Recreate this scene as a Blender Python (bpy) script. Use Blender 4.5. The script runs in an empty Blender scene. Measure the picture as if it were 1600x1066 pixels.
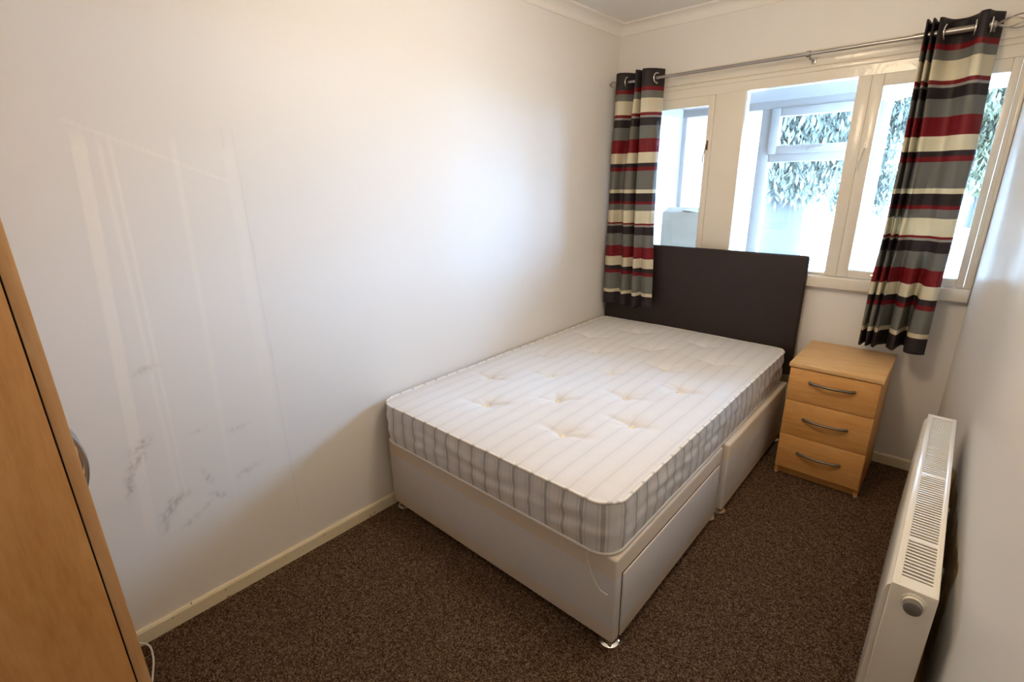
import bpy, bmesh, math, random
from mathutils import Vector, Matrix, noise
import numpy as np
PI = math.pi
S = bpy.context.scene
COL = S.collection

# ------------------------------------------------------------------ camera
cam = bpy.data.cameras.new('camera'); co = bpy.data.objects.new('camera', cam); COL.objects.link(co)
F = Vector((-0.63959418, 0.70454996, -0.30745509)); R = Vector((0.74413553, 0.66779337, -0.01772929)); U = Vector((-0.1928253, 0.24012781, 0.95139741))
co.matrix_world = Matrix(((R.x, U.x, -F.x, 1.82522), (R.y, U.y, -F.y, -1.12169), (R.z, U.z, -F.z, 1.48261), (0, 0, 0, 1)))
cam.sensor_width = 36; cam.lens = 773.4966 * 36 / 1600; cam.clip_start = 0.02; cam.clip_end = 200
S.camera = co
# ------------------------------------------------------------------ exposure, sky, sun, lamps
S.view_settings.view_transform = 'Standard'; S.view_settings.look = 'None'
S.view_settings.gamma = 1; S.view_settings.use_curve_mapping = False
S.view_settings.exposure = 0.05
W = bpy.data.worlds.new('sky'); S.world = W; W.use_nodes = True
bg = W.node_tree.nodes['Background']; bg.inputs[0].default_value = (0.39, 0.66, 1.0, 1); bg.inputs[1].default_value = 76.0

def lamp(name, kind, loc, energy, color, size=None, target=None):
    l = bpy.data.lights.new(name, kind); l.energy = energy; l.color = color
    o = bpy.data.objects.new(name, l); COL.objects.link(o); o.location = loc
    if target is not None: o.rotation_euler = (Vector(target) - Vector(loc)).to_track_quat('-Z', 'Y').to_euler()
    return o, l
so, sl = lamp('sun', 'SUN', (9, 16, 16), 22.0, (0.84, 0.92, 1.0), target=(0, 6, 0)); sl.angle = 0.01
po, pl = lamp('ceiling_bulb', 'POINT', (1.26, 0.28, 2.12), 25, (1.0, 0.785, 0.54)); pl.shadow_soft_size = 0.14
# daylight enters through this opening (a portal only guides sampling, it gives no light of its own)
wo, wl = lamp('window_portal', 'AREA', (0.97, 2.06, 1.45), 1, (1, 1, 1), target=(0.97, 0, 1.45))
wl.shape = 'RECTANGLE'; wl.size = 1.86; wl.size_y = 1.0; wl.cycles.is_portal = True

# ------------------------------------------------------------------ helpers
def srgb(r, g, b):
    f = lambda c: (c / 255 / 12.92) if c <= 10 else ((c / 255 + 0.055) / 1.055) ** 2.4
    return (f(r), f(g), f(b), 1)

def mat(name, col, rough=0.5, metal=0.0, spec=0.5):
    m = bpy.data.materials.new(name); m.use_nodes = True
    b = m.node_tree.nodes['Principled BSDF']
    b.inputs['Base Color'].default_value = col; b.inputs['Roughness'].default_value = rough
    b.inputs['Metallic'].default_value = metal; b.inputs['Specular IOR Level'].default_value = spec
    return m
class N:
    def __init__(s, m): s.t = m.node_tree; s.n = s.t.nodes; s.l = s.t.links; s.b = s.n['Principled BSDF']
    def new(s, ty, ins=None, **kw):
        x = s.n.new(ty)
        for k, v in kw.items(): setattr(x, k, v)
        for k, v in (ins or {}).items():
            if hasattr(v, 'is_output') or isinstance(v, bpy.types.NodeSocket): s.l.new(v, x.inputs[k])
            else: x.inputs[k].default_value = v
        return x
    def math(s, op, a, b=0.0, c=0.0, clamp=False):
        return s.new('ShaderNodeMath', {0: a, 1: b, 2: c}, operation=op, use_clamp=clamp).outputs[0]
    def mix(s, fac, a, b, blend='MIX'):
        x = s.new('ShaderNodeMix', data_type='RGBA', blend_type=blend)
        for i, v in ((0, fac), (6, a), (7, b)):
            if isinstance(v, bpy.types.NodeSocket): s.l.new(v, x.inputs[i])
            else: x.inputs[i].default_value = v
        return x.outputs[2]
    def noise(s, vec, scale, detail=3, rough=0.5, dist=0.0):
        return s.new('ShaderNodeTexNoise', {'Vector': vec, 'Scale': scale, 'Detail': detail, 'Roughness': rough, 'Distortion': dist}).outputs[0]
    def coord(s, scale=(1, 1, 1), kind='Object'):
        c = s.new('ShaderNodeTexCoord').outputs[kind]
        return s.new('ShaderNodeMapping', {'Vector': c, 'Scale': scale}).outputs[0]
    def ramp(s, fac, stops, interp='LINEAR'):
        r = s.new('ShaderNodeValToRGB', {0: fac}); e = r.color_ramp; e.interpolation = interp
        while len(e.elements) > 1: e.elements.remove(e.elements[-1])
        e.elements[0].position = stops[0][0]; e.elements[0].color = stops[0][1]
        for p, c in stops[1:]:
            k = e.elements.new(p); k.color = c
        return r.outputs[0]
    def bump(s, h, strength=0.3, dist=0.002):
        b = s.new('ShaderNodeBump', {'Height': h, 'Strength': strength, 'Distance': dist}).outputs[0]
        s.l.new(b, s.b.inputs['Normal'])
    def color(s, c): s.l.new(c, s.b.inputs['Base Color'])

class MB:
    def __init__(s): s.bm = bmesh.new()
    def box(s, x0, x1, y0, y1, z0, z1, bev=0, seg=2, M=None):
        t = bmesh.new(); bmesh.ops.create_cube(t, size=1)
        for v in t.verts: v.co = Vector(((x0 + x1) / 2 + v.co.x * (x1 - x0), (y0 + y1) / 2 + v.co.y * (y1 - y0), (z0 + z1) / 2 + v.co.z * (z1 - z0)))
        if bev: bmesh.ops.bevel(t, geom=list(t.edges), offset=bev, segments=seg, affect='EDGES', profile=0.5)
        if M: bmesh.ops.transform(t, matrix=M, verts=t.verts)
        s.add(t); return s
    def add(s, t):
        me = bpy.data.meshes.new('t'); t.to_mesh(me); t.free(); s.bm.from_mesh(me); bpy.data.meshes.remove(me)
    def lathe(s, prof, origin=(0, 0, 0), axis=(0, 0, 1), n=24):
        q = Vector((0, 0, 1)).rotation_difference(Vector(axis)); t = bmesh.new(); rings = []
        for r, h in prof:
            if r < 1e-6: rings.append([t.verts.new(q @ Vector((0, 0, h)) + Vector(origin))])
            else: rings.append([t.verts.new(q @ Vector((r * math.cos(2 * PI * k / n), r * math.sin(2 * PI * k / n), h)) + Vector(origin)) for k in range(n)])
        for a, b in zip(rings, rings[1:]):
            for k in range(n):
                k2 = (k + 1) % n
                if len(a) == 1 and len(b) == 1: continue
                if len(a) == 1: t.faces.new((a[0], b[k2], b[k]))
                elif len(b) == 1: t.faces.new((a[k], a[k2], b[0]))
                else: t.faces.new((a[k], a[k2], b[k2], b[k]))
        bmesh.ops.recalc_face_normals(t, faces=t.faces); s.add(t); return s
    def tube(s, pts, r, n=8, closed=False, cap=True):
        pts = [Vector(p) for p in pts]; t = bmesh.new(); rings = []; L = len(pts); up = None
        for i, p in enumerate(pts):
            a = pts[(i - 1) % L] if (i or closed) else p; b = pts[(i + 1) % L] if (i < L - 1 or closed) else p
            d = (b - a).normalized()
            if up is None: up = d.orthogonal().normalized()
            up = (up - d * up.dot(d))
            up = up.normalized() if up.length > 1e-5 else d.orthogonal().normalized()
            w = d.cross(up); rr = r(i / (L - 1)) if callable(r) else r
            rings.append([t.verts.new(p + (up * math.cos(2 * PI * k / n) + w * math.sin(2 * PI * k / n)) * rr) for k in range(n)])
        for i in range(L if closed else L - 1):
            a, b = rings[i], rings[(i + 1) % L]
            for k in range(n): t.faces.new((a[k], a[(k + 1) % n], b[(k + 1) % n], b[k]))
        if cap and not closed: t.faces.new(rings[0][::-1]); t.faces.new(rings[-1])
        bmesh.ops.recalc_face_normals(t, faces=t.faces); s.add(t); return s
    def grid(s, fn, nu, nv, uv=None, flip=False):
        t = bmesh.new(); vs = [[t.verts.new(fn(i / nu, j / nv)) for j in range(nv + 1)] for i in range(nu + 1)]
        for i in range(nu):
            for j in range(nv):
                q = (vs[i][j], vs[i + 1][j], vs[i + 1][j + 1], vs[i][j + 1])
                t.faces.new(q[::-1] if flip else q)
        s.add(t); return s
    def extrude(s, poly, axis, a, b):
        t = bmesh.new()
        def P(u, v, w): return {'x': (w, u, v), 'y': (u, w, v), 'z': (u, v, w)}[axis]
        A = [t.verts.new(P(u, v, a)) for u, v in poly]; B = [t.verts.new(P(u, v, b)) for u, v in poly]
        t.faces.new(A); t.faces.new(B[::-1])
        for i in range(len(poly)): j = (i + 1) % len(poly); t.faces.new((A[i], B[i], B[j], A[j]))
        bmesh.ops.recalc_face_normals(t, faces=t.faces); s.add(t); return s
    def build(s, name, m=None, parent=None, smooth=None, **props):
        me = bpy.data.meshes.new(name); s.bm.to_mesh(me); s.bm.free()
        o = bpy.data.objects.new(name, me); COL.objects.link(o)
        if m: me.materials.append(m)
        if smooth is not None:
            me.polygons.foreach_set('use_smooth', [True] * len(me.polygons))
            if smooth < 180:
                b = bmesh.new(); b.from_mesh(me)
                for e in b.edges:
                    if len(e.link_faces) == 2 and e.calc_face_angle(0) > math.radians(smooth): e.smooth = False
                b.to_mesh(me); b.free()
        if parent: o.parent = parent
        for k, v in props.items(): o[k] = v
        return o
def empty(name, loc=(0, 0, 0), rz=0, parent=None, **props):
    o = bpy.data.objects.new(name, None); COL.objects.link(o); o.location = loc; o.rotation_euler = (0, 0, rz)
    o.empty_display_size = 0.1
    if parent: o.parent = parent
    for k, v in props.items(): o[k] = v
    return o
def cr(pts, n):
    """Catmull-Rom through pts, n samples per span"""
    P = [Vector(p) for p in pts]; P = [2 * P[0] - P[1]] + P + [2 * P[-1] - P[-2]]; out = []
    for i in range(1, len(P) - 2):
        for k in range(n):
            t = k / n; a, b, c, d = P[i - 1:i + 3]
            out.append(0.5 * ((2 * b) + (c - a) * t + (2 * a - 5 * b + 4 * c - d) * t * t + (3 * b - a - 3 * c + d) * t ** 3))
    out.append(P[-2]); return out

# ------------------------------------------------------------------ materials
def wall_mat(name, col, rough=0.45, spec=0.35, smudge_streak=False, damp=False):
    m = mat(name, col, rough, 0, spec); n = N(m); c = n.coord()
    big = n.noise(c, 2.2, 3); fine = n.noise(c, 260, 2); mid = n.noise(c, 35, 3)
    cc = n.mix(n.math('MULTIPLY', big, 0.10), col, (col[0] * 0.86, col[1] * 0.85, col[2] * 0.83, 1))
    if smudge_streak:
        a = n.new('ShaderNodeAttribute', attribute_name='smudge_streak').outputs[0]
        sep = n.new('ShaderNodeSeparateColor', {0: a})
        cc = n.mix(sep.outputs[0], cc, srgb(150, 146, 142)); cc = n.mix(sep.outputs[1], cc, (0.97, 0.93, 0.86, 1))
    if damp:
        p = n.new('ShaderNodeSeparateXYZ', {0: c}); y, z = p.outputs[1], p.outputs[2]
        nz = n.math('MULTIPLY', n.math('SUBTRACT', n.noise(c, 9, 5), 0.5), 0.16)
        yy = n.math('ADD', n.math('SUBTRACT', y, 0.36), nz)
        zz = n.math('SUBTRACT', n.math('ADD', n.math('MULTIPLY', nz, 0.5), 0.595), n.math('ADD', z, n.math('MULTIPLY', y, 0.16)))
        f = n.math('MULTIPLY', n.math('MULTIPLY', yy, 70, clamp=True), n.math('MULTIPLY', zz, 70, clamp=True), clamp=True)
        blotch = n.ramp(n.noise(c, 14, 5, 0.7), [(0.35, srgb(120, 92, 56)), (0.52, srgb(176, 144, 98)), (0.66, srgb(222, 204, 168))])
        cc = n.mix(f, cc, blotch)
    n.color(cc)
    n.bump(n.math('ADD', n.math('MULTIPLY', fine, 0.25), mid), 0.16, 0.0015)
    return m
WALLC = (0.84, 0.82, 0.79, 1)
M_wall_l = wall_mat('wall_paint_left', WALLC, smudge_streak=True)
M_wall = wall_mat('wall_paint', WALLC)
M_wall_r = wall_mat('wall_paint_right', WALLC, 0.36, 0.5, damp=True)
M_ceil = wall_mat('ceiling_paint', (0.86, 0.84, 0.80, 1), 0.7, 0.2)
M_coving = wall_mat('coving_paint', (0.88, 0.86, 0.82, 1), 0.6, 0.3)

def gloss_mat(name, col, rough=0.2):
    m = mat(name, col, rough, 0, 0.5); n = N(m); c = n.coord()
    n.color(n.mix(n.math('MULTIPLY', n.noise(c, 5, 4), 0.25), col, (col[0] * 0.85, col[1] * 0.78, col[2] * 0.62, 1)))
    n.bump(n.math('ADD', n.noise(c, 55, 3), n.math('MULTIPLY', n.noise(c, 14, 2), 1.5)), 0.35, 0.003)
    return m
M_gloss = gloss_mat('cream_gloss_paint', (0.82, 0.775, 0.68, 1))
M_skirt = gloss_mat('skirting_gloss', (0.82, 0.73, 0.53, 1), 0.35)
n = N(M_skirt); c = n.coord()
chip = n.math('GREATER_THAN', n.noise(n.coord((1, 1, 2)), 26, 4), 0.70)
old = M_skirt.node_tree.nodes['Principled BSDF'].inputs['Base Color'].links[0].from_socket
n.color(n.mix(chip, old, srgb(140, 118, 86)))

def carpet():
    m = mat('brown_carpet', (0.08, 0.05, 0.035, 1), 0.95, 0, 0.1); n = N(m); c = n.coord()
    a = n.noise(c, 230, 4, 0.75); b = n.noise(c, 60, 3, 0.6); g = n.noise(c, 4, 3)
    v = n.new('ShaderNodeTexVoronoi', {'Vector': c, 'Scale': 260.0}); vc = n.new('ShaderNodeSeparateColor', {0: v.outputs['Color']}).outputs[0]
    f = n.math('ADD', n.math('ADD', n.math('MULTIPLY', a, 0.62), n.math('MULTIPLY', b, 0.16)), n.math('MULTIPLY', vc, 0.22))
    col = n.ramp(f, [(0.36, srgb(40, 25, 16)), (0.46, srgb(86, 63, 46)), (0.54, srgb(122, 97, 76)), (0.64, srgb(172, 146, 120))])
    col = n.mix(n.math('MULTIPLY', n.math('GREATER_THAN', n.noise(c, 120, 2), 0.66), 0.5), col, srgb(92, 48, 40))
    col = n.mix(n.math('MULTIPLY', g, 0.3), col, srgb(74, 50, 34))
    n.color(col); n.bump(f, 1.0, 0.012)
    return m
M_carpet = carpet()

def wood(name, c1, c2, c3, scale, rough=0.42):
    m = mat(name, c1, rough, 0, 0.4); n = N(m); c = n.coord(scale)
    a = n.noise(c, 6, 5, 0.6, 0.6); b = n.noise(c, 40, 3, 0.6); w = n.noise(n.coord(), 2.5, 3)
    f = n.math('ADD', n.math('MULTIPLY', a, 0.7), n.math('MULTIPLY', b, 0.3))
    col = n.ramp(f, [(0.3, c2), (0.5, c1), (0.68, c3)])
    n.color(n.mix(n.math('MULTIPLY', w, 0.25), col, c2)); n.bump(b, 0.05, 0.001)
    return m
BE = (srgb(218, 160, 92), srgb(204, 142, 74), srgb(226, 172, 106))
TE = (srgb(222, 178, 122), srgb(208, 160, 102), srgb(230, 190, 136))
M_beech_h = wood('beech_effect_horizontal', *BE, (1, 6, 9))
M_beech_top = wood('beech_effect_top', *TE, (1, 6, 9))
M_beech_v = wood('beech_effect_vertical', *BE, (7, 7, 0.8))
WE = (srgb(198, 142, 82), srgb(178, 118, 60), srgb(210, 156, 96))
M_ward = wood('wardrobe_beech_effect', *WE, (4, 4, 0.6))
M_edge = wood('wardrobe_edge_beech', srgb(200, 152, 100), srgb(186, 136, 84), srgb(210, 166, 116), (4, 4, 0.6))
M_dark = mat('dark_gap', (0.01, 0.01, 0.01, 1), 0.9)
M_metal = mat('brushed_nickel', (0.42, 0.40, 0.38, 1), 0.35, 1.0)
M_bright = mat('bright_nickel', (0.72, 0.70, 0.66, 1), 0.2, 1.0)
M_satin = mat('satin_grey_metal', (0.20, 0.18, 0.155, 1), 0.4, 0.85)
M_chrome = mat('chrome', (0.85, 0.85, 0.86, 1), 0.12, 1.0)
M_rad = mat('radiator_enamel', (0.84, 0.79, 0.68, 1), 0.25, 0, 0.5)
M_radin = mat('radiator_inner_shade', (0.12, 0.10, 0.08, 1), 0.7)  # dark colour stands in for the shade inside the radiator
M_knob = mat('grey_plastic', (0.16, 0.145, 0.13, 1), 0.45)
M_wplast = mat('white_plastic', (0.80, 0.80, 0.78, 1), 0.35)
M_cable = mat('cable_pvc', (0.66, 0.64, 0.60, 1), 0.4)
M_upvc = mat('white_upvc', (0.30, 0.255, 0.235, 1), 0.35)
M_rust = mat('rusty_latch', srgb(120, 88, 58), 0.5, 0.6)

def leather():
    m = mat('dark_brown_faux_leather', srgb(40, 30, 30), 0.5, 0, 0.4); n = N(m); c = n.coord()
    v = n.new('ShaderNodeTexVoronoi', {'Vector': c, 'Scale': 420.0}).outputs[0]
    n.bump(n.math('ADD', v, n.math('MULTIPLY', n.noise(c, 18, 2), 1.5)), 0.25, 0.002); return m
M_leather = leather()

def divan():
    m = mat('cream_damask', srgb(205, 192, 178), 0.75, 0, 0.3); n = N(m); c = n.coord()
    p = n.new('ShaderNodeSeparateXYZ', {0: c}); z = p.outputs[2]
    f = n.ramp(z, [(0.0, (1, 1, 1, 1)), (0.075, (1, 1, 1, 1)), (0.10, (0, 0, 0, 1)), (0.288, (0, 0, 0, 1)), (0.289, (1, 1, 1, 1))])
    weave = n.noise(c, 700, 2, 0.7); blot = n.noise(c, 60, 3)
    a = n.mix(n.math('MULTIPLY', weave, 0.5), srgb(236, 224, 208), srgb(206, 192, 176))
    b = n.mix(n.math('MULTIPLY', weave, 0.6), srgb(236, 234, 235), srgb(196, 193, 194))
    col = n.mix(f, b, a); col = n.mix(n.math('MULTIPLY', blot, 0.12), col, srgb(150, 138, 124))
    sp = n.math('GREATER_THAN', n.noise(c, 90, 2), 0.79)
    col = n.mix(n.math('MULTIPLY', sp, 0.5), col, srgb(120, 104, 90))
    n.color(col); n.bump(weave, 0.3, 0.001); return m
M_divan = divan()

def ticking():
    m = mat('striped_ticking', srgb(235, 232, 226), 0.8, 0, 0.25); n = N(m)
    uv = n.new('ShaderNodeUVMap', uv_map='UVMap').outputs[0]; p = n.new('ShaderNodeSeparateXYZ', {0: uv}); u, top = p.outputs[0], p.outputs[1]
    c = n.coord(); wob = n.math('MULTIPLY', n.math('SUBTRACT', n.noise(c, 6, 2), 0.5), 0.006)
    ph = n.math('ABSOLUTE', n.math('SUBTRACT', n.math('FRACT', n.math('DIVIDE', n.math('ADD', u, wob), 0.0705)), 0.5))   # 0 at stripe centre
    d = n.math('MULTIPLY', ph, 0.0705)
    band = n.ramp(d, [(0.0, (0.55, 0.55, 0.55, 1)), (0.0028, (0.45, 0.45, 0.45, 1)), (0.0042, (1, 1, 1, 1)), (0.0062, (1, 1, 1, 1)), (0.0078, (0.0, 0.0, 0.0, 1))])
    thin = n.ramp(d, [(0.0150, (0, 0, 0, 1)), (0.0156, (0.35, 0.35, 0.35, 1)), (0.0164, (0.35, 0.35, 0.35, 1)), (0.0170, (0, 0, 0, 1))])
    bw = n.math('ADD', band, thin)
    k = n.math('SUBTRACT', 0.72, n.math('MULTIPLY', n.math('GREATER_THAN', top, 0.5), 0.56))  # stripes on the top painted fainter, as if washed out by bright light
    cn = n.noise(c, 20, 3)
    base = n.mix(n.math('MULTIPLY', cn, 0.25), srgb(230, 230, 232), srgb(216, 212, 207))
    col = n.mix(n.math('MULTIPLY', bw, k), base, srgb(128, 130, 142))
    n.color(col); n.bump(n.math('ADD', n.noise(c, 500, 2), n.math('MULTIPLY', cn, 2.0)), 0.25, 0.002); return m
M_tick = ticking()
M_pipe = mat('white_piping', srgb(232, 230, 226), 0.7, 0, 0.3)
M_tuft = mat('cream_tuft', srgb(246, 236, 214), 0.85)
def piping_mat():
    m = mat('ticking_piping', srgb(240, 238, 234), 0.7, 0, 0.3); n = N(m); c = n.coord(); p = n.new('ShaderNodeSeparateXYZ', {0: c}); x, y = p.outputs[0], p.outputs[1]
    foot = n.math('LESS_THAN', y, 0.03)
    t = n.math('ADD', n.math('MULTIPLY', x, foot), n.math('MULTIPLY', y, n.math('SUBTRACT', 1.0, foot)))
    d = n.math('ABSOLUTE', n.math('SUBTRACT', n.math('FRACT', n.math('DIVIDE', t, 0.0705)), 0.5))
    n.color(n.mix(n.math('MULTIPLY', n.math('LESS_THAN', d, 0.10), 0.38), srgb(240, 238, 234), srgb(120, 122, 132))); return m
M_pipe2 = piping_mat()

# ------------------------------------------------------------------ room shell
H = 2.377; YW = 1.942; YB = -1.80
def struct(mb, name, m, smooth=None): return mb.build(name, m, None, smooth, kind='structure')
struct(MB().box(-0.15, 2.3, YB - 0.15, YW + 0.1, -0.12, 0.0), 'floor', M_carpet)
struct(MB().box(-0.15, 2.3, YB - 0.15, YW + 0.1, H, H + 0.15), 'ceiling', M_ceil)
struct(MB().box(-0.15, 2.3, YB - 0.15, YB, 0, H), 'wall_back', M_wall)

# left wall: a dense patch carries scuffs, the edge line of an old filled-in opening and paler streaks
def axis_lines(a, b, d0, d1, fine, coarse):
    L = [a]
    while L[-1] < b - 1e-6: L.append(min(b, L[-1] + (fine if d0 <= L[-1] < d1 else coarse)))
    return L
ys = axis_lines(YB, YW, -1.05, -0.30, 0.0045, 0.12); zs = axis_lines(0, H, 0.18, 1.70, 0.006, 0.1)
me = bpy.data.meshes.new('wall_left')
verts = [(0, y, z) for y in ys for z in zs]; nz_ = len(zs)
faces = [(i * nz_ + j, i * nz_ + j + 1, (i + 1) * nz_ + j + 1, (i + 1) * nz_ + j) for i in range(len(ys) - 1) for j in range(nz_ - 1)]
b0 = len(verts)
verts += [(0, YB, 0), (0, YW, 0), (0, YW, H), (0, YB, H), (-0.15, YB, 0), (-0.15, YW, 0), (-0.15, YW, H), (-0.15, YB, H)]
faces += [tuple(b0 + i for i in f) for f in ((4, 5, 6, 7), (0, 1, 5, 4), (1, 2, 6, 5), (2, 3, 7, 6), (3, 0, 4, 7))]
me.from_pydata(verts, [], faces)
at = me.attributes.new('smudge_streak', 'FLOAT_COLOR', 'POINT')
SM = [(-0.818, 0.941, .030, .007, .2, .5), (-0.885, 0.700, .034, .010, .5, .6), (-0.900, 0.655, .036, .012, 1.0, .8), (-0.935, 0.575, .040, .009, 1.35, .7),
      (-0.850, 0.440, .050, .016, .9, .5), (-0.815, 0.470, .030, .012, .3, .45), (-0.872, 0.385, .022, .008, 1.2, .45), (-0.719, 0.686, .022, .006, .1, .35), (-0.595, 0.650, .035, .010, .1, .3),
      (-0.59, 0.475, .040, .012, .25, .3), (-0.722, 0.508, .034, .008, -1.2, .55), (-0.70, 0.425, .026, .009, -.6, .6), (-0.800, 0.370, .030, .010, .4, .35), (-0.745, 0.40, .03, .006, .5, .3), (-.47, 1.62, .004, .03, 0, .15)]
buf = []
for x, y, z in verts:
    v = 0; w = 0
    if -1.05 < y < -0.3 and x == 0:
        for cy, cz, a, b, ang, s in SM:
            dy, dz = y - cy, z - cz
            if abs(dy) > .13 or abs(dz) > .13: continue
            p = dy * math.cos(ang) + dz * math.sin(ang); q = -dy * math.sin(ang) + dz * math.cos(ang)
            q += 0.010 * noise.noise(Vector((y * 45, z * 45, 3)))
            g = math.exp(-(p / a) ** 2 - (q / b) ** 2)
            v += 0.9 * s * g * max(0, min(1, 0.65 + 1.3 * noise.noise(Vector((y * 90, z * 90, 7)))))
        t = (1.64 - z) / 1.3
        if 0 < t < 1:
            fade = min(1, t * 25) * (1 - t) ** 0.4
            for c0, sl_, hw, s in ((-0.832, -0.085, .016, .45), (-0.79, -0.03, .006, .30), (-0.765, -0.035, .004, .35), (-0.61, -0.045, .008, .22), (-0.455, -0.03, .02, .12)):  # narrow paler streaks, fading out downwards
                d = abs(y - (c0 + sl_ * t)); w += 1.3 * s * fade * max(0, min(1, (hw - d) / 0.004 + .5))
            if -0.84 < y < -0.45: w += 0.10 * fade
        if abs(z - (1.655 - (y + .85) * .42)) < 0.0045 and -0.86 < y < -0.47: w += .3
        if abs(y + 0.437 + .003 * noise.noise(Vector((0, 0, z * 6)))) < .003 and .2 < z < 1.65: v += .09
    buf += [min(.8, v), min(.6, w), 0, 1]
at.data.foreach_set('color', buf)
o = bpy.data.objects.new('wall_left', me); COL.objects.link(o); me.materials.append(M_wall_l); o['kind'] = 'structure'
bm = bmesh.new(); bm.from_mesh(me); bmesh.ops.recalc_face_normals(bm, faces=bm.faces); bm.to_mesh(me); bm.free()

# right wall eases outwards away from the window
def xr(y):
    t = max(0, min(1, (1.80 - y) / 0.62)); t = t * t * (3 - 2 * t); return 1.897 + 0.078 * t
pts = [(xr(YW - (YW - YB) * k / 80), YW - (YW - YB) * k / 80) for k in range(81)]
struct(MB().extrude([(2.3, YW)] + pts + [(2.3, YB)], 'z', 0, H), 'wall_right', M_wall_r, 30)
# window wall below and above the glazing
mb = MB().box(-0.15, 2.3, YW, YW + 0.1, 0, 0.91); mb.box(-0.15, 2.3, YW, YW + 0.1, 2.07, H); mb.box(1.895, 2.3, YW, YW + 0.1, 0.91, 2.07); mb.box(-0.15, 0.002, YW, YW + 0.1, 0.91, 2.07)
struct(mb, 'wall_front', M_wall)
# coving
def cove(sz=0.060):
    P = [(0, 0), (0, -sz), (0.007, -sz), (0.009, -sz + 0.005)]
    for k in range(9):
        a = k / 8 * PI / 2
        P.append((0.010 + (sz - 0.018) * (1 - math.cos(a)), -sz + 0.007 + (sz - 0.018) * math.sin(a)))
    return P + [(sz - 0.003, -0.009), (sz, -0.007), (sz, 0)]
mb = MB(); cv = cove()
mb.extrude([(x, H + z) for x, z in cv], 'y', YB, YW)
struct(mb, 'trim_1', M_coving, 25)
mb = MB(); mb.extrude([(YW - x, H + z) for x, z in cv], 'x', 0, 1.905); struct(mb, 'trim_2', M_coving, 25)
# skirting
def skirt(th=0.013, h=0.056): return [(0, 0), (th, 0), (th, h - 0.008), (th - 0.004, h - 0.001), (0, h)]
struct(MB().extrude(skirt(), 'y', YB, YW), 'baseboard_left', M_skirt, 20)
struct(MB().extrude([(YW - a, b) for a, b in skirt()], 'x', 0.013, 1.90), 'baseboard_front', M_skirt, 20)

# ------------------------------------------------------------------ room window
def glass_mat(name, tint=(0.97, 0.985, 1.0, 1)):
    m = bpy.data.materials.new(name); m.use_nodes = True; t = m.node_tree; t.nodes.clear()
    o = t.nodes.new('ShaderNodeOutputMaterial'); mx = t.nodes.new('ShaderNodeMixShader'); tr = t.nodes.new('ShaderNodeBsdfTransparent'); gl = t.nodes.new('ShaderNodeBsdfGlossy')
    fr = t.nodes.new('ShaderNodeFresnel'); fr.inputs[0].default_value = 1.45; tr.inputs[0].default_value = tint; gl.inputs[1].default_value = 0.02
    t.links.new(fr.outputs[0], mx.inputs[0]); t.links.new(tr.outputs[0], mx.inputs[1]); t.links.new(gl.outputs[0], mx.inputs[2]); t.links.new(mx.outputs[0], o.inputs[0]); return m
M_glass = glass_mat('window_glass')
win = empty('window_1', (0, 0, 0), kind='structure')
mb = MB()
FY0, FY1 = 1.930, 2.00
mb.box(0.003, 1.895, FY0, FY1, 1.925, 2.07)                  # head
mb.box(0.003, 1.895, 1.916, FY0 + .001, 1.995, 2.068, .004)   # moulding
mb.box(0.003, 1.895, 1.924, FY0 + .001, 1.972, 1.996, .003)
mb.box(0.003, 0.12, FY0, FY1, 0.975, 1.925); mb.box(1.866, 1.895, FY0, FY1, 0.975, 1.925)
mb.box(1.882, 1.8955, 1.918, FY0 + .001, 0.975, 1.996, .003)
mb.box(0.635, 0.800, FY0, FY1, 0.975, 1.925, .002); mb.box(1.306, 1.361, FY0, FY1, 0.975, 1.925, .002)
mb.box(0.80, 1.306, FY0 + .006, FY1, 0.970, 0.989, .002)
mb.build('window_frame', M_gloss, win, 30)
MB().box(0.003, 1.893, 1.906, FY1 + .02, 0.912, 0.973, .006, 3).build('window_sill', M_gloss, win, 30)
def casement(x0, x1, z0, z1, gx0, gx1, gz0, gz1, latch):
    c = empty('casement', (0, 0, 0), parent=win)
    mb = MB(); a, b = 1.926, 1.968
    mb.box(x0, gx0, a, b, z0, z1, .003); mb.box(gx1, x1, a, b, z0, z1, .003); mb.box(gx0, gx1, a, b, gz1, z1, .003); mb.box(gx0, gx1, a, b, z0, gz0, .003)
    mb.build('casement_frame', M_gloss, c, 30)
    MB().box(gx0 - .004, gx1 + .004, 1.948, 1.952, gz0 - .004, gz1 + .004).build('glass_pane', M_glass, c)
    lx, lz, m = latch
    mb = MB().box(lx - .005, lx + .005, a - .003, a, lz - .026, lz + .026, .001); mb.lathe([(0, 0), (.005, 0), (.005, .010), (0, .010)], (lx, a - .004, lz), (0, -1, 0), 12)
    mb.tube([(lx, a - .014, lz + .002), (lx - .004, a - .020, lz - .03), (lx - .012, a - .022, lz - .075), (lx - .010, a - .018, lz - .095)], .003)
    mb.build('latch', m, c, 30)
    mb = MB().tube([(gx0 + .1, a - .008, z0 + .022), (gx0 + .30, a - .008, z0 + .022)], .005); mb.box(gx0 + .19, gx0 + .21, a - .012, a, z0 + .01, z0 + .034, .001)
    mb.build('stay', M_bright, c, 30)
casement(0.121, 0.634, 0.976, 1.924, 0.166, 0.600, 1.015, 1.872, (0.613, 1.66, M_rust))
casement(1.362, 1.865, 0.976, 1.924, 1.411, 1.837, 1.015, 1.872, (1.380, 1.60, M_gloss))
MB().box(0.797, 1.309, 1.955, 1.959, 0.985, 1.924).build('glass_pane', M_glass, win)

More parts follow.
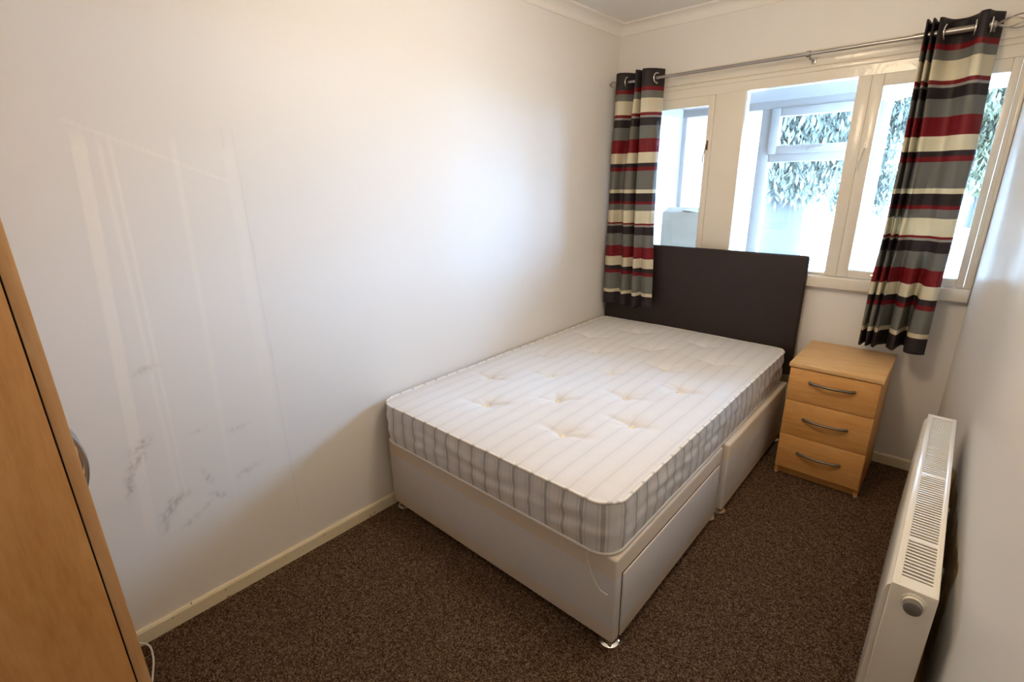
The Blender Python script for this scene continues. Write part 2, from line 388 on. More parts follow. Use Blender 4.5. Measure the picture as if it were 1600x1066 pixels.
# ------------------------------------------------------------------ bed
bed = empty('divan_bed', (0.018, 0, 0), 0.003, label='cream fabric divan bed base in two halves with a dark brown headboard', category='bed')
BW = 1.204
def base_half(y0, y1, drawer):
    h = empty('base_section', (0, 0, 0), parent=bed)
    B2 = BW if drawer else BW + .019
    mb = MB().box(0, B2, y0, y1, 0.026, 0.363, .010, 4)
    mb.build('upholstered_base', M_divan, h, 30)
    if drawer:
        MB().box(BW - .004, BW + .0015, y0 + .038, y1 - .032, 0.032, 0.292, .001).build('drawer_seam', M_dark, h)
        MB().box(BW - .003, BW + .006, y0 + .041, y1 - .035, 0.032, 0.289, .004, 3).build('drawer_front', M_divan, h, 30)
        MB().box(BW - .001, BW + .0075, y1 - .065, y1 - .045, 0.262, 0.284, .002).build('pull_tab', M_pipe, h)
    for x in (0.05, B2 - .027):
        for y in (y0 + .027, y1 - .030):
            mb = MB().lathe([(0, 0.0), (.030, 0.0), (.034, .003), (.034, .008), (.024, .012), (.020, .027), (0, .027)], (x, y, 0), n=28)
            mb.build('glide_foot', M_chrome, h, 40)
base_half(0.0, 0.905, True)
base_half(0.929, 1.855, False)
# headboard
mb = MB().box(0.0, 1.226, 1.866, 1.900, 0.40, 1.077, .012, 4)
hb = mb.build('headboard', M_leather, bed, 35, label='dark brown faux leather headboard')
MB().box(0.25, 0.31, 1.870, 1.890, 0.03, 0.42, .002).build('strut', M_dark, bed)
MB().box(0.92, 0.98, 1.870, 1.890, 0.03, 0.42, .002).build('strut', M_dark, bed)

# mattress
mtr = empty('mattress', (0.025, -0.017, 0.364), 0.003, label='white striped and tufted mattress lying bare on the divan base', category='mattress')
MX, MY, MZ, RC = 1.184, 1.872, 0.190, 0.075
TU = []
for r, y in enumerate([0.285, 0.515, 0.735, 0.955, 1.175, 1.41, 1.66]):
    for x in ((0.385, 0.80) if r % 2 == 0 else (0.185, 0.595, 0.965)):
        TU.append((x + random.Random(r * 7 + int(x * 10)).uniform(-.012, .012), y))
def plan(x, y):
    cx = RC if x < RC else (MX - RC if x > MX - RC else None); cy = RC if y < RC else (MY - RC if y > MY - RC else None)
    if cx is None or cy is None: return x, y
    a, b = (x - cx) / RC, (y - cy) / RC; h = math.hypot(a, b)
    if h < 1e-9: return x, y
    m_ = max(abs(a), abs(b)) / h
    return cx + a * m_ * RC, cy + b * m_ * RC
def ztop(x, y):
    e = min(x, MX - x, y, MY - y); z = MZ + 0.010 * (1 - math.exp(-e / 0.05)) + 0.004 * noise.noise(Vector((x * 3, y * 3, 1)))
    for tx, ty in TU:
        dx, dy = x - tx, y - ty; r2 = dx * dx + dy * dy
        if r2 > .04: continue
        r = math.sqrt(r2); a = math.atan2(dy, dx)
        z -= 0.018 * math.exp(-(r / 0.024) ** 2) + 0.011 * math.exp(-(r / 0.065) ** 2)
        cre = max(0, math.cos(2 * (a - 0.35 + 0.3 * math.sin(tx * 9)))) ** 12 * math.exp(-((r - .05) / .05) ** 2) + 0.5 * max(0, math.cos(3 * a + tx * 20)) ** 10 * math.exp(-((r - .04) / .03) ** 2)
        z -= 0.0075 * cre
    z -= 0.0035 * math.exp(-((y - 0.955 - 0.02 * math.sin(x * 9)) / 0.008) ** 2) * (1 if .1 < x < 1.1 else 0)   # crease across the middle
    z += 0.0012 * noise.noise(Vector((x * 22, y * 9, 4)))
    return z
bm = bmesh.new(); uvl = bm.loops.layers.uv.new('UVMap')
nx, ny = 150, 232
V = [[None] * (ny + 1) for _ in range(nx + 1)]
for i in range(nx + 1):
    for j in range(ny + 1):
        x, y = plan(MX * i / nx, MY * j / ny); V[i][j] = bm.verts.new((x, y, ztop(x, y)))
def face(vs, us):
    f = bm.faces.new(vs); f.smooth = True
    for l, u in zip(f.loops, us): l[uvl].uv = u
for i in range(nx):
    for j in range(ny):
        q = (V[i][j], V[i + 1][j], V[i + 1][j + 1], V[i][j + 1]); face(q, [(v.co.x, 1) for v in q])
loop = [V[i][0] for i in range(nx)] + [V[nx][j] for j in range(ny)] + [V[i][ny] for i in range(nx, 0, -1)] + [V[0][j] for j in range(ny, 0, -1)]
per = [0.0]
for k in range(1, len(loop) + 1): per.append(per[-1] + (loop[k % len(loop)].co - loop[k - 1].co).length)
cen = Vector((MX / 2, MY / 2, 0))
def outn(k):
    a, b = loop[k - 1].co, loop[(k + 1) % len(loop)].co; d = b - a; return Vector((d.y, -d.x, 0)).normalized()
outs = [outn(k) for k in range(len(loop))]
NR = 22; prev = loop
for r in range(1, NR + 1):
    t = r / NR; ring = []
    for k, v in enumerate(loop):
        bul = 0.010 * math.sin(PI * t) ** 0.6 - 0.0025 * math.exp(-((t - .5) / .1) ** 2) + 0.008 * noise.noise(Vector((per[k] * 8, t * 4.5, 9))) * math.sin(PI * t) + 0.0035 * noise.noise(Vector((per[k] * 20, t * 5, 2))) * math.sin(PI * t)
        c = v.co + outs[k] * bul; ring.append(bm.verts.new((c.x, c.y, v.co.z * (1 - t) + 0.004 * t)))
    L_ = len(loop)
    for k in range(L_):
        k2 = (k + 1) % L_; face((prev[k], ring[k], ring[k2], prev[k2]), [(per[k] + .03, 0), (per[k] + .03, 0), (per[k + 1] + .03, 0), (per[k + 1] + .03, 0)])
    prev = ring
bm.faces.new(prev[::-1])
toppts = [v.co.copy() + outs[k] * 0.003 for k, v in enumerate(loop)]; botpts = [v.co.copy() + outs[k] * 0.003 for k, v in enumerate(prev)]
bmesh.ops.recalc_face_normals(bm, faces=bm.faces)
me = bpy.data.meshes.new('mattress_cover'); bm.to_mesh(me); bm.free(); me.materials.append(M_tick)
o = bpy.data.objects.new('mattress_cover', me); COL.objects.link(o); o.parent = mtr
MB().tube(toppts, .0055, 8, True).build('piping', M_pipe2, mtr, 180)
MB().tube([p + Vector((0, 0, .003)) for p in botpts], .005, 8, True).build('piping', M_pipe, mtr, 180)
for tx, ty in TU:
    z = ztop(tx, ty); rnd = random.Random(tx * 100 + ty); mb = MB()
    mb.lathe([(0, .005), (.008, .006), (.013, .004), (.014, 0), (.010, -.003), (0, -.003)], (tx, ty, z), n=12)
    for k in range(9):
        a = rnd.uniform(0, 2 * PI); mb.tube([(tx, ty, z + .005), (tx + .010 * math.cos(a), ty + .010 * math.sin(a), z + .008), (tx + .020 * math.cos(a), ty + .020 * math.sin(a), z + .004)], .002, 5)
    mb.build('tuft', M_tuft, mtr, 60)
th = cr([(1.105, -0.006, 0.004), (1.112, -0.012, -0.03), (1.128, -0.006, -0.085), (1.155, -0.004, -0.12), (1.182, -0.004, -0.124)], 6)
MB().tube(th, .0017, 6).build('loose_thread', M_pipe, mtr, 180, label='loose white thread dangling over the base corner')

# ------------------------------------------------------------------ bedside cabinet
bs = empty('bedside_cabinet', (1.308, 1.467, 0), 0, label='small beech bedside cabinet with three drawers beside the bed', category='bedside cabinet')
w, d, h = 0.380, 0.450, 0.617
MB().box(0, w, -0.004, d, h - .020, h, .002).build('top', M_beech_top, bs, 30)
mb = MB().box(0.006, 0.024, 0.014, d - .005, 0.008, h - .020); mb.box(w - .024, w - .006, 0.014, d - .005, 0.008, h - .020)
mb.box(0.024, w - .024, d - .015, d - .006, .03, h - .020); mb.box(0.024, w - .024, 0.016, d - .015, .045, .060); mb.box(.024, w - .024, .020, d - .02, h - .06, h - .03)
mb.build('carcass', M_beech_v, bs, 30)
MB().box(0.022, w - .022, 0.026, 0.044, 0.004, 0.055, .001).build('plinth', M_beech_h, bs, 30)
for k, (z0, z1) in enumerate(((.050, .2365), (.2395, .4245), (.4275, .592))):
    dr = MB().box(0.008, w - .008, -0.002, 0.0145, z0, z1, .0015).build('drawer', M_beech_h, bs, 30)
    zc = (.152, .340, .534)[k]; P = []
    for i in range(17):
        t = i / 16; P.append((0.100 + 0.180 * t, -0.004 - 0.024 * math.sin(PI * t) ** .7, zc - 0.0 * t))
    hd = MB().tube(P, lambda t: .0058 + .002 * abs(2 * t - 1) ** 3, 10)
    for t in (0, 16): hd.lathe([(0, 0), (.007, 0), (.007, .006), (.004, .010), (0, .010)], (P[t][0], -.001, zc), (0, -1, 0), 12)
    hd.build('handle', M_satin, dr, 60)
for x in (.015, w - .015):
    for y in (.024, d - .02): MB().lathe([(0, 0), (.009, 0), (.010, .008), (0, .009)], (x, y, 0), n=12).build('glide_foot', M_wplast, bs, 40)

# ------------------------------------------------------------------ radiator
RX0, RX1, RY0, RY1, RZ0, RZ1 = 1.853, 1.937, 0.118, 1.231, 0.11, 0.600
rad = empty('radiator', (0, 0, 0), label='white double panel radiator with slotted top grille on the right wall', category='radiator')
mb = MB(); prof = []
zz = [RZ0 + .012, RZ1 - .024]
poly = [(RX0 + .004, RZ0), (RX0 - .010, RZ0 + .004), (RX0 - .016, RZ0 + .016), (RX0 - .009, RZ1 - .040), (RX0 - .006, RZ1 - .022), (RX0 + .000, RZ1 - .014), (RX0 + .004, RZ1 - .014)]
mb.extrude(poly, 'y', RY0 + .012, RY1 - .012); mb.build('front_panel', M_rad, rad, 40)
MB().box(RX1 - .010, RX1 - .002, RY0 + .010, RY1 - .010, RZ0, RZ1 - .014, .002).build('back_panel', M_rad, rad, 30)
for a, b in ((RY0, RY0 + .008), (RY1 - .008, RY1)):
    MB().box(RX0, RX1, a, b, RZ0 + .01, RZ1, .003).build('end_panel', M_rad, rad, 30)
mb = MB(); mb.box(RX0, RX0 + .016, RY0 + .006, RY1 - .006, RZ1 - .012, RZ1, .003); mb.box(RX1 - .013, RX1, RY0 + .006, RY1 - .006, RZ1 - .012, RZ1, .003)
mb.box(RX0 + .012, RX1 - .008, RY0 + .006, RY0 + .040, RZ1 - .006, RZ1 - .001); mb.box(RX0 + .012, RX1 - .008, RY1 - .03, RY1 - .006, RZ1 - .006, RZ1 - .001)
y = RY0 + .0465
while y < RY1 - .035:
    mb.box(RX0 + .012, RX1 - .008, y, y + .0062, RZ1 - .006, RZ1 - .0015); y += .0138
for y in (.32, .70): mb.box(RX0 + .012, RX1 - .008, y, y + .016, RZ1 - .006, RZ1 - .001)
mb.build('top_grille', M_rad, rad, 30)
mb = MB()
for k in range(38):
    y = RY0 + .03 + k * .0285; mb.box(RX0 + .012, RX1 - .014, y, y + .002, RZ0 + .03, RZ1 - .10)
mb.box(RX0 + .004, RX1 - .012, RY0 + .01, RY1 - .01, RZ1 - .062, RZ1 - .058); mb.build('fins_and_shade_plate', M_radin, rad)  # dark plate added below the grille, painting shade into the slots
MB().box(1.868, 1.880, .680, .696, RZ1 - .002, RZ1 + .003, .001).build('clip', M_wplast, rad, 30)
kn = MB().lathe([(.0, 0), (.024, 0), (.024, .003), (.019, .004), (.019, .010), (.0, .010)], (1.898, RY0, .567), (0, -1, 0), 28).build('valve_collar', M_rad, rad, 40)
MB().lathe([(0, 0), (.0165, 0), (.0175, .004), (.0165, .013), (.014, .015), (0, .0155)], (1.898, RY0 - .010, .567), (0, -1, 0), 28).build('end_cap', M_knob, kn, 40)
for y in (.62, 1.0):   # wall brackets
    MB().box(RX1 - .004, xr(y) - .001, y, y + .03, .18, .34).build('wall_bracket', M_rad, rad)
for y in (RY0 + .03, RY1 - .03):
    MB().tube([(1.895, y, RZ0 + .01), (1.895, y, .0)], .0075, 10).build('pipe', M_chrome, rad, 60)

# ------------------------------------------------------------------ wardrobe
wr = empty('wardrobe', (0.035, -1.0713, 0), 0, label='tall light brown wood effect wardrobe at the left edge of the view', category='wardrobe')
WW, WD, WH = 0.805, 0.52, 1.82
mb = MB().box(WW - .016, WW, -WD, -.0208, 0, WH, .001); mb.box(0, .016, -WD, -.0208, 0, WH, .001); mb.box(0.016, WW - .016, -WD, -WD + .008, .06, WH); mb.box(.016, WW - .016, -WD, -.024, .06, .076); mb.box(0.016, WW - .016, -.045, -.03, 0, .06)
mb.build('carcass', M_ward, wr, 30)
MB().box(-.004, WW + .004, -WD, .003, WH, WH + .022, .002).build('top', M_ward, wr, 30)
MB().box(.004, WW - .003, -.0215, -.0180, .02, WH - .005).build('door_gap', M_dark, wr)
for s in (0, 1):
    x0, x1 = ((.001, WW / 2 - .0015), (WW / 2 + .0015, WW))[s]
    dr = MB().box(x0, x1, -.0185, 0, 0.012, WH - .003, .001).build('door', M_edge, wr, 30)
    hx = (WW / 2 - .035, WW / 2 + .035)[s]; P = []
    for i in range(21): t = i / 20; P.append((hx, .002 + .026 * math.sin(PI * t) ** .75, 0.83 + .17 * t))
    MB().tube(P, lambda t: .0045 + .002 * abs(2 * t - 1) ** 3, 10).build('handle', M_metal, dr, 60)

# cable on the floor beyond the wardrobe
P = cr([(0.02, -1.09, .004), (0.035, -1.045, .040), (0.06, -1.012, .03), (0.10, -1.012, .008), (.16, -1.028, .004), (.26, -1.06, .004), (.30, -1.075, .004)], 8)
MB().tube(P, .0032, 8).build('power_cable', M_cable, None, 180, label='thin white power cable looping out on the carpet beside the wardrobe', category='cable')

# ------------------------------------------------------------------ curtains
ZT, ZB = 2.088, 0.672
ST = [(2.083, 'k'), (1.989, 'r'), (1.970, 'g'), (1.930, 'c'), (1.852, 'r'), (1.836, 'l'), (1.828, 'k'), (1.780, 'g'), (1.710, 'r'), (1.634, 'c'), (1.571, 'k'), (1.549, 'r'), (1.524, 'g'), (1.414, 'c'), (1.396, 'k'), (1.345, 'r'), (1.327, 'g'), (1.290, 'c'), (1.211, 'r'), (1.198, 'l'), (1.190, 'k'), (1.138, 'g'), (1.062, 'r'), (.991, 'c'), (.928, 'k'), (.903, 'r'), (.878, 'g'), (.769, 'c'), (.746, 'k')]
CC = {'k': srgb(52, 46, 52), 'r': srgb(128, 24, 34), 'g': srgb(126, 128, 124), 'c': srgb(232, 222, 196), 'l': srgb(168, 166, 158)}
def curtain_mat():
    m = mat('striped_curtain_cloth', CC['g'], 0.55, 0, 0.35); n = N(m)
    uv = n.new('ShaderNodeUVMap', uv_map='UVMap').outputs[0]; p = n.new('ShaderNodeSeparateXYZ', {0: uv})
    stops = [(0.0, CC['k'])]
    for i in range(len(ST) - 1, 0, -1):   # bottom to top
        stops.append(((ST[i][0] - ZB) / (ZT - ZB), CC[ST[i - 1][1]]))
    col = n.ramp(p.outputs[1], stops, 'CONSTANT')
    wv = n.noise(n.coord((60, 60, 900)), 1.0, 2); col = n.mix(n.math('MULTIPLY', wv, 0.35), col, n.mix(1.0, col, (0.55, 0.55, 0.55, 1), 'MULTIPLY'))
    n.color(col); n.bump(wv, 0.2, 0.001)
    tr = n.new('ShaderNodeBsdfTranslucent', {0: col}); mx = n.new('ShaderNodeMixShader', {0: 0.22, 1: n.b.outputs[0], 2: tr.outputs[0]})
    n.l.new(mx.outputs[0], n.n['Material Output'].inputs[0]); return m
M_curt = curtain_mat()
RY, RZ = 1.828, 2.037
def curtain(label, top, mid, bot, rings, seed):
    root = empty('curtain', (0, 0, 0), label=label, category='curtain', group='striped curtains')
    n_ = 10; T, Mi, B = cr([(a, b, 0) for a, b in top], n_), cr([(a, b, 0) for a, b in mid], n_), cr([(a, b, 0) for a, b in bot], n_)
    nv = 110; bm = bmesh.new(); ul = bm.loops.layers.uv.new('UVMap'); rows = []
    for j in range(nv + 1):
        v = j / nv; z = ZB + (ZT - ZB) * v; row = []
        for i in range(len(T)):
            if v > .55: s = (v - .55) / .45; s = s * s * (3 - 2 * s); p = Mi[i].lerp(T[i], s)
            else: s = 1 - v / .55; s = s * s * (3 - 2 * s); p = Mi[i].lerp(B[i], s)
            a = (1 - v)
            p = p + Vector((.006 * noise.noise(Vector((i * .09, z * 3.5, seed))), .006 * noise.noise(Vector((i * .09, z * 3.5, seed + 5))), 0)) * min(1, a * 3)
            dz = 0.010 * noise.noise(Vector((i * .06, 0, seed))) * (1 - v) ** 4
            row.append(bm.verts.new((p.x, min(p.y, 1.905 if z > 1.09 else 1.862 if p.x < 1.26 else 1.90), z + dz)))
        rows.append(row)
    for j in range(nv):
        for i in range(len(T) - 1):
            f = bm.faces.new((rows[j][i], rows[j][i + 1], rows[j + 1][i + 1], rows[j + 1][i])); f.smooth = True
            for l, (a, b) in zip(f.loops, ((i, j), (i + 1, j), (i + 1, j + 1), (i, j + 1))): l[ul].uv = (a / len(T), b / nv)
    me = bpy.data.meshes.new('curtain_cloth'); bm.to_mesh(me); bm.free(); me.materials.append(M_curt)
    o = bpy.data.objects.new('curtain_cloth', me); COL.objects.link(o); o.parent = root
    md = o.modifiers.new('thickness', 'SOLIDIFY'); md.thickness = .0014
    for (x, y, ax) in rings:
        ring = [Vector((x, y, RZ)) + (Vector((-ax[1], ax[0], 0)) * math.cos(t) + Vector((0, 0, 1)) * math.sin(t)) * .0265 for t in [2 * PI * k / 28 for k in range(28)]]
        MB().tube(ring, .0042, 8, True).build('eyelet', M_bright, root, 180)
    return root
topL = [(.068, 1.800), (.098, 1.786), (.132, 1.812), (.160, 1.858), (.188, 1.866), (.198, 1.815), (.208, 1.778), (.224, 1.785), (.236, 1.850), (.246, 1.850), (.252, 1.782), (.262, 1.775), (.290, 1.788), (.318, 1.822), (.336, 1.862), (.342, 1.885)]
midL = [(.040, 1.820), (.066, 1.790), (.092, 1.790), (.112, 1.840), (.140, 1.848), (.158, 1.800), (.178, 1.780), (.206, 1.795), (.222, 1.845), (.240, 1.835), (.250, 1.785), (.266, 1.775), (.300, 1.785), (.330, 1.790), (.350, 1.810), (.356, 1.840)]
botL = [(.016, 1.838), (.040, 1.800), (.078, 1.790), (.108, 1.815), (.134, 1.850), (.162, 1.815), (.182, 1.790), (.206, 1.800), (.224, 1.840), (.244, 1.815), (.258, 1.788), (.280, 1.790), (.300, 1.830), (.322, 1.800), (.366, 1.785), (.398, 1.800)]
curtain('striped eyelet curtain hanging in the left corner by the headboard', topL, midL, botL, [(.134, 1.822, (.98, -.12)), (.320, RY, (.96, -.25))], 1)
topR = [(1.534, 1.850), (1.536, 1.790), (1.544, 1.786), (1.549, 1.860), (1.554, 1.860), (1.557, 1.788), (1.565, 1.784), (1.570, 1.860), (1.575, 1.860), (1.579, 1.790), (1.590, 1.792), (1.604, 1.830), (1.625, 1.868), (1.662, 1.872), (1.694, 1.835), (1.706, 1.796), (1.728, 1.790), (1.744, 1.835), (1.778, 1.880)]
midR = [(1.540, 1.840), (1.543, 1.790), (1.553, 1.786), (1.560, 1.850), (1.566, 1.850), (1.570, 1.788), (1.580, 1.784), (1.588, 1.850), (1.594, 1.850), (1.600, 1.800), (1.614, 1.795), (1.632, 1.812), (1.656, 1.830), (1.684, 1.835), (1.706, 1.805), (1.732, 1.785), (1.762, 1.785), (1.784, 1.805), (1.790, 1.835)]
botR = [(1.528, 1.840), (1.529, 1.785), (1.541, 1.775), (1.549, 1.840), (1.554, 1.840), (1.558, 1.782), (1.570, 1.772), (1.578, 1.840), (1.584, 1.790), (1.598, 1.770), (1.612, 1.840), (1.636, 1.895), (1.643, 1.815), (1.674, 1.785), (1.686, 1.860), (1.702, 1.898), (1.714, 1.800), (1.758, 1.762), (1.790, 1.790)]
curtain('striped eyelet curtain hanging at the right end of the window above the bedside cabinet', topR, midR, botR, [(1.604, RY, (.97, -.2)), (1.697, RY, (1, .05)), (1.742, RY, (1, .1))], 2)

# ------------------------------------------------------------------ curtain rod
rod = empty('curtain_pole', (0, 0, 0), label='thin grey metal curtain pole spanning above the window', category='curtain pole')
MB().tube([(0.075, RY, RZ), (1.56, RY, RZ - .0)], .0085, 14).build('pole', M_metal, rad if False else rod, 60)
MB().tube([(1.50, RY, RZ), (1.745, RY, RZ)], .0120, 16).build('outer_pole', M_metal, rod, 60)
for s, x in ((-1, .072), (1, 1.748)):
    mb = MB().lathe([(0, 0), (.012, 0), (.013, .006), (.010, .012), (0, .014)], (x, RY, RZ), (s, 0, 0), 14)
    L0 = .058 if s < 0 else .115
    for k in range(4):
        a = k * PI / 2 + .4; P = []
        for i in range(15):
            t = i / 14; r_ = (.017 if s < 0 else .026) * math.sin(PI * t); tw = a + t * 1.7
            P.append((x + s * (.010 + L0 * t), RY + r_ * math.cos(tw), RZ + r_ * math.sin(tw)))
        mb.tube(P, .0022 if s < 0 else .0026, 6)
    mb.build('finial', M_metal, rod, 60)
for x in (.055 + .05, 1.100, 1.755 - .01):
    mb = MB().lathe([(.010, -.008), (.0145, -.008), (.0145, .008), (.010, .008)], (x, RY, RZ), (1, 0, 0), 16)
    mb.tube([(x + .008, RY, RZ - .013), (x + .008, RY + .004, RZ - .02), (x + .008, 1.916, RZ - .02)], .005, 8); mb.box(x - .002, x + .018, 1.910, 1.916, RZ - .034, RZ - .004, .001)
    mb.build('bracket', M_metal, rod, 40)

# ------------------------------------------------------------------ porch beyond the window
PY = 2.94
def up(mb, *a): return mb.box(*a)
pw = MB(); pw.box(-0.12, 0.0, YW + .1, PY, -0.1, 2.25); pw.build('wall_porch', M_upvc, None, kind='structure')
MB().box(-0.12, 4.0, YW + .1, PY + .05, -0.12, -0.02).build('floor_porch', mat('porch_floor_tiles', (0.45, 0.44, 0.42, 1), .5), None, kind='structure')
MB().extrude([(YW + .1, 2.22), (YW + .1, 2.30), (PY + .12, 2.08), (PY + .12, 1.98), (PY, 1.98)], 'x', -0.14, 4.0).build('ceiling_porch', M_upvc, None, kind='structure')
MB().box(0, 4.0, PY, PY + .1, -.1, .62).build('wall_porch_low', M_upvc, None, kind='structure')
w2 = empty('window_2', (0, 0, 0), kind='structure')
mb = MB(); a, b = PY, PY + .06
for x0, x1 in ((-.05, .035), (.585, .662), (1.26, 1.335), (1.90, 1.975), (2.55, 2.62), (3.9, 4.0)): mb.box(x0, x1, a, b, .62, 1.98, .004)
mb.box(-.05, 4.0, a - .004, b, 1.930, 1.985, .003); mb.box(-.05, 4.0, a - .03, b, .62, .69, .003)
for x0, x1 in ((.662, 1.26), (1.975, 2.55)): mb.box(x0, x1, a, b, 1.578, 1.635, .004)
mb.build('window_frame', M_upvc, w2, 30)
for x0, x1 in ((.662, 1.26), (1.975, 2.55)):
    mb = MB(); z0, z1 = 1.632, 1.932; a2, b2 = PY - .015, PY + .045
    mb.box(x0 - .01, x0 + .05, a2, b2, z0, z1, .004); mb.box(x1 - .05, x1 + .01, a2, b2, z0, z1, .004); mb.box(x0 + .05, x1 - .05, a2, b2, z0, z0 + .055, .004); mb.box(x0 + .05, x1 - .05, a2, b2, z1 - .055, z1, .004)
    mb.box((x0 + x1) / 2 - .04, (x0 + x1) / 2 + .04, a2 - .012, a2, z0 + .02, z0 + .036, .003)
    mb.build('opening_sash', M_upvc, w2, 30)
for x0, x1 in ((.035, .585), (.662, 1.26), (1.335, 1.90), (1.975, 2.55), (2.62, 3.9)):
    MB().box(x0, x1, PY + .024, PY + .028, .69, 1.932).build('glass_pane', M_glass, w2)

def brick_mat():
    m = mat('pale_brick', srgb(226, 214, 200), 0.85); n = N(m)
    c = n.new('ShaderNodeTexCoord').outputs['Object']; p = n.new('ShaderNodeSeparateXYZ', {0: c}); v = n.new('ShaderNodeCombineXYZ', {0: p.outputs[1], 1: p.outputs[2], 2: 0.0}).outputs[0]
    b = n.new('ShaderNodeTexBrick', {'Vector': v, 'Color1': srgb(118, 100, 84), 'Color2': srgb(104, 84, 68), 'Mortar': srgb(70, 62, 54), 'Scale': 1.0, 'Mortar Size': .008, 'Brick Width': .225, 'Row Height': .075})
    n.color(b.outputs[0]); n.bump(b.outputs[1], -.4, .005); return m
MB().box(-0.30, -0.0, PY + .12, 4.95, -.1, 3.1).build('wall_brick', brick_mat(), None, kind='structure')

# carton on a stool in the porch
M_card = mat('white_carton_card', srgb(225, 224, 222), 0.7); n = N(M_card); n.color(n.mix(n.noise(n.coord(), 8, 3), srgb(176, 162, 148), srgb(158, 144, 130)))
bx = empty('carton', (0.20, 2.28, 0.78), 0.05, label='open white cardboard carton on a stool seen through the left pane', category='box')
mb = MB()
mb.box(0, .27, 0, .004, 0, .47); mb.box(0, .27, .256, .26, 0, .47); mb.box(0, .004, 0.004, .256, 0, .47); mb.box(.266, .27, .004, .256, 0, .47); mb.box(0, .27, 0, .26, 0, .004)
mb.build('box_body', M_card, bx)
mb = MB(); mb.box(0, .27, 0, .12, 0, .004); o = mb.build('flap', M_card, bx); o.location = (0, .0, .472); o.rotation_euler = (math.radians(14), 0, 0)
mb = MB(); mb.box(-.13, 0, 0, .26, 0, .004); o = mb.build('flap', M_card, bx); o.location = (.27, 0, .470); o.rotation_euler = (0, math.radians(9), 0)
st = empty('stool', (0.335, 2.41, -0.02), label='low white stool standing in the porch under the carton', category='stool')
MB().box(-.17, .17, -.16, .16, .77, .80, .004).build('seat', M_upvc, st)
for sx in (-1, 1):
    for sy in (-1, 1): MB().box(sx * .14 - .015, sx * .14 + .015, sy * .13 - .015, sy * .13 + .015, 0, .77, .003).build('leg', M_upvc, st)

# ------------------------------------------------------------------ garden
def ground_mat():
    m = mat('pale_gravel_ground', srgb(222, 216, 204), 0.9); n = N(m); c = n.coord()
    n.color(n.ramp(n.noise(c, 1.2, 5), [(0.3, srgb(200, 196, 180)), (0.5, srgb(226, 220, 208)), (0.7, srgb(236, 232, 224))])); return m
MB().box(-30, 40, PY + .1, 60, -.3, -.12).build('ground', ground_mat(), None, kind='structure')
def leaf_mat(name, c1, c2):
    m = mat(name, c1, 0.5); n = N(m); oi = n.noise(n.coord(), 3, 3); col = n.mix(oi, c1, c2); n.color(col)
    tr = n.new('ShaderNodeBsdfTranslucent', {0: col}); mx = n.new('ShaderNodeMixShader', {0: 0.35, 1: n.b.outputs[0], 2: tr.outputs[0]}); n.l.new(mx.outputs[0], n.n['Material Output'].inputs[0]); return m
LM = [leaf_mat('dark_leaves', srgb(58, 62, 54), srgb(80, 82, 72)), leaf_mat('grey_green_leaves', srgb(84, 84, 74), srgb(60, 64, 56)), leaf_mat('light_leaves', srgb(92, 90, 66), srgb(68, 70, 54))]
M_bark = mat('grey_bark', srgb(40, 36, 34), .9); n = N(M_bark); n.bump(n.noise(n.coord((8, 8, 1)), 6, 4), .8, .03)
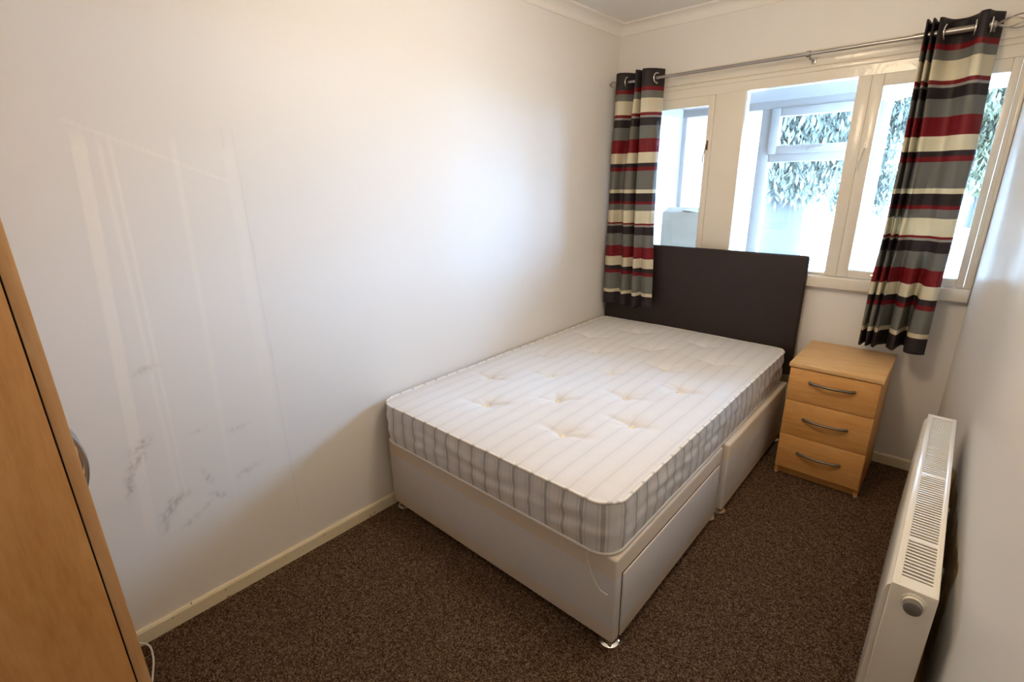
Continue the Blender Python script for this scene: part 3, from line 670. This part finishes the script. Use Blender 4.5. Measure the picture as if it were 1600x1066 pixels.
def tree(x, y, h, rad_, crown_z, lm, label, seed, nleaf, trunk=.25, leaf=.16, lean=0.0, name='tree'):
    rnd = random.Random(seed); t = empty(name, (x, y, -.12), label=label, category='tree', group='garden trees')
    mb = MB(); mb.tube(cr([(0, 0, 0), (lean * .3, 0, h * .25), (lean * .7, .1, h * .5), (lean, 0, h * .85)], 6), lambda s: trunk * (1.25 - .9 * s) , 12)
    for k in range(7):
        a = rnd.uniform(0, 2 * PI); z0 = h * rnd.uniform(.3, .7); L = rad_ * rnd.uniform(.6, .95); f = z0 / h
        mb.tube(cr([(lean * f, 0, z0), (lean * f + math.cos(a) * L * .5, math.sin(a) * L * .5, z0 + .5), (lean * f + math.cos(a) * L, math.sin(a) * L, z0 + .4 + rnd.uniform(-.6, .6))], 5), lambda s: trunk * .3 * (1.1 - s), 6)
    mb.build('trunk', M_bark, t, 60)
    V_, F_ = [], []; cl = [(math.cos(q_) * rr_, math.sin(q_) * rr_, rnd.uniform(-1, 1)) for q_, rr_ in [(rnd.uniform(0, 2 * PI), .62 * math.sqrt(rnd.random())) for _ in range(40)]]
    hz = (h - crown_z) / 2
    for k in range(nleaf):
        c = cl[k % len(cl)]
        while True:
            d = Vector((rnd.uniform(-1, 1), rnd.uniform(-1, 1), rnd.uniform(-1, 1)))
            if d.length < 1: break
        sp = math.sqrt(max(.15, 1 - c[2] ** 2))
        p = Vector((lean * .8 + rad_ * (c[0] * sp + d.x * .38), rad_ * (c[1] * sp + d.y * .38), crown_z + hz + hz * (c[2] * .85 + d.z * .26) - abs(d.x) * .2))
        q = Matrix.Rotation(rnd.uniform(0, 2 * PI), 3, 'Z') @ Matrix.Rotation(rnd.uniform(.4, 1.6), 3, 'X'); s = leaf * rnd.uniform(.6, 1.3); b = len(V_)
        for u, v in ((0, -1), (.45, -.2), (.3, .6), (0, 1), (-.3, .6), (-.45, -.2)): V_.append(p + q @ Vector((u * s * .6, v * s, .08 * s * abs(u))))
        F_.append(tuple(range(b, b + 6)))
    me = bpy.data.meshes.new('foliage'); me.from_pydata(V_, [], F_); me.materials.append(lm); o = bpy.data.objects.new('foliage', me); COL.objects.link(o); o.parent = t
tree(-0.95, 10.0, 7.0, 1.7, 1.25, LM[1], 'grey green tree with a thick pale trunk seen through the middle pane', 1, 26000, .34, .085, .1)
tree(-3.6, 14.5, 7.0, 1.6, .5, LM[0], 'dark leafy tree just beyond the end of the brick wall', 2, 20000, .22, .10)
tree(-0.35, 15.0, 7.0, 1.6, .75, LM[0], 'dark drooping tree right of the pale trunk in the middle pane', 3, 22000, .22, .10)
tree(2.0, 19.8, 7.5, 2.4, 1.0, LM[2], 'lighter green tree between the middle pane and the right curtain', 4, 18000, .22, .13)
tree(3.5, 13.0, 6.0, 1.6, 1.3, LM[1], 'thin sparse tree seen beyond the right edge of the right curtain', 5, 5000, .16, .09)
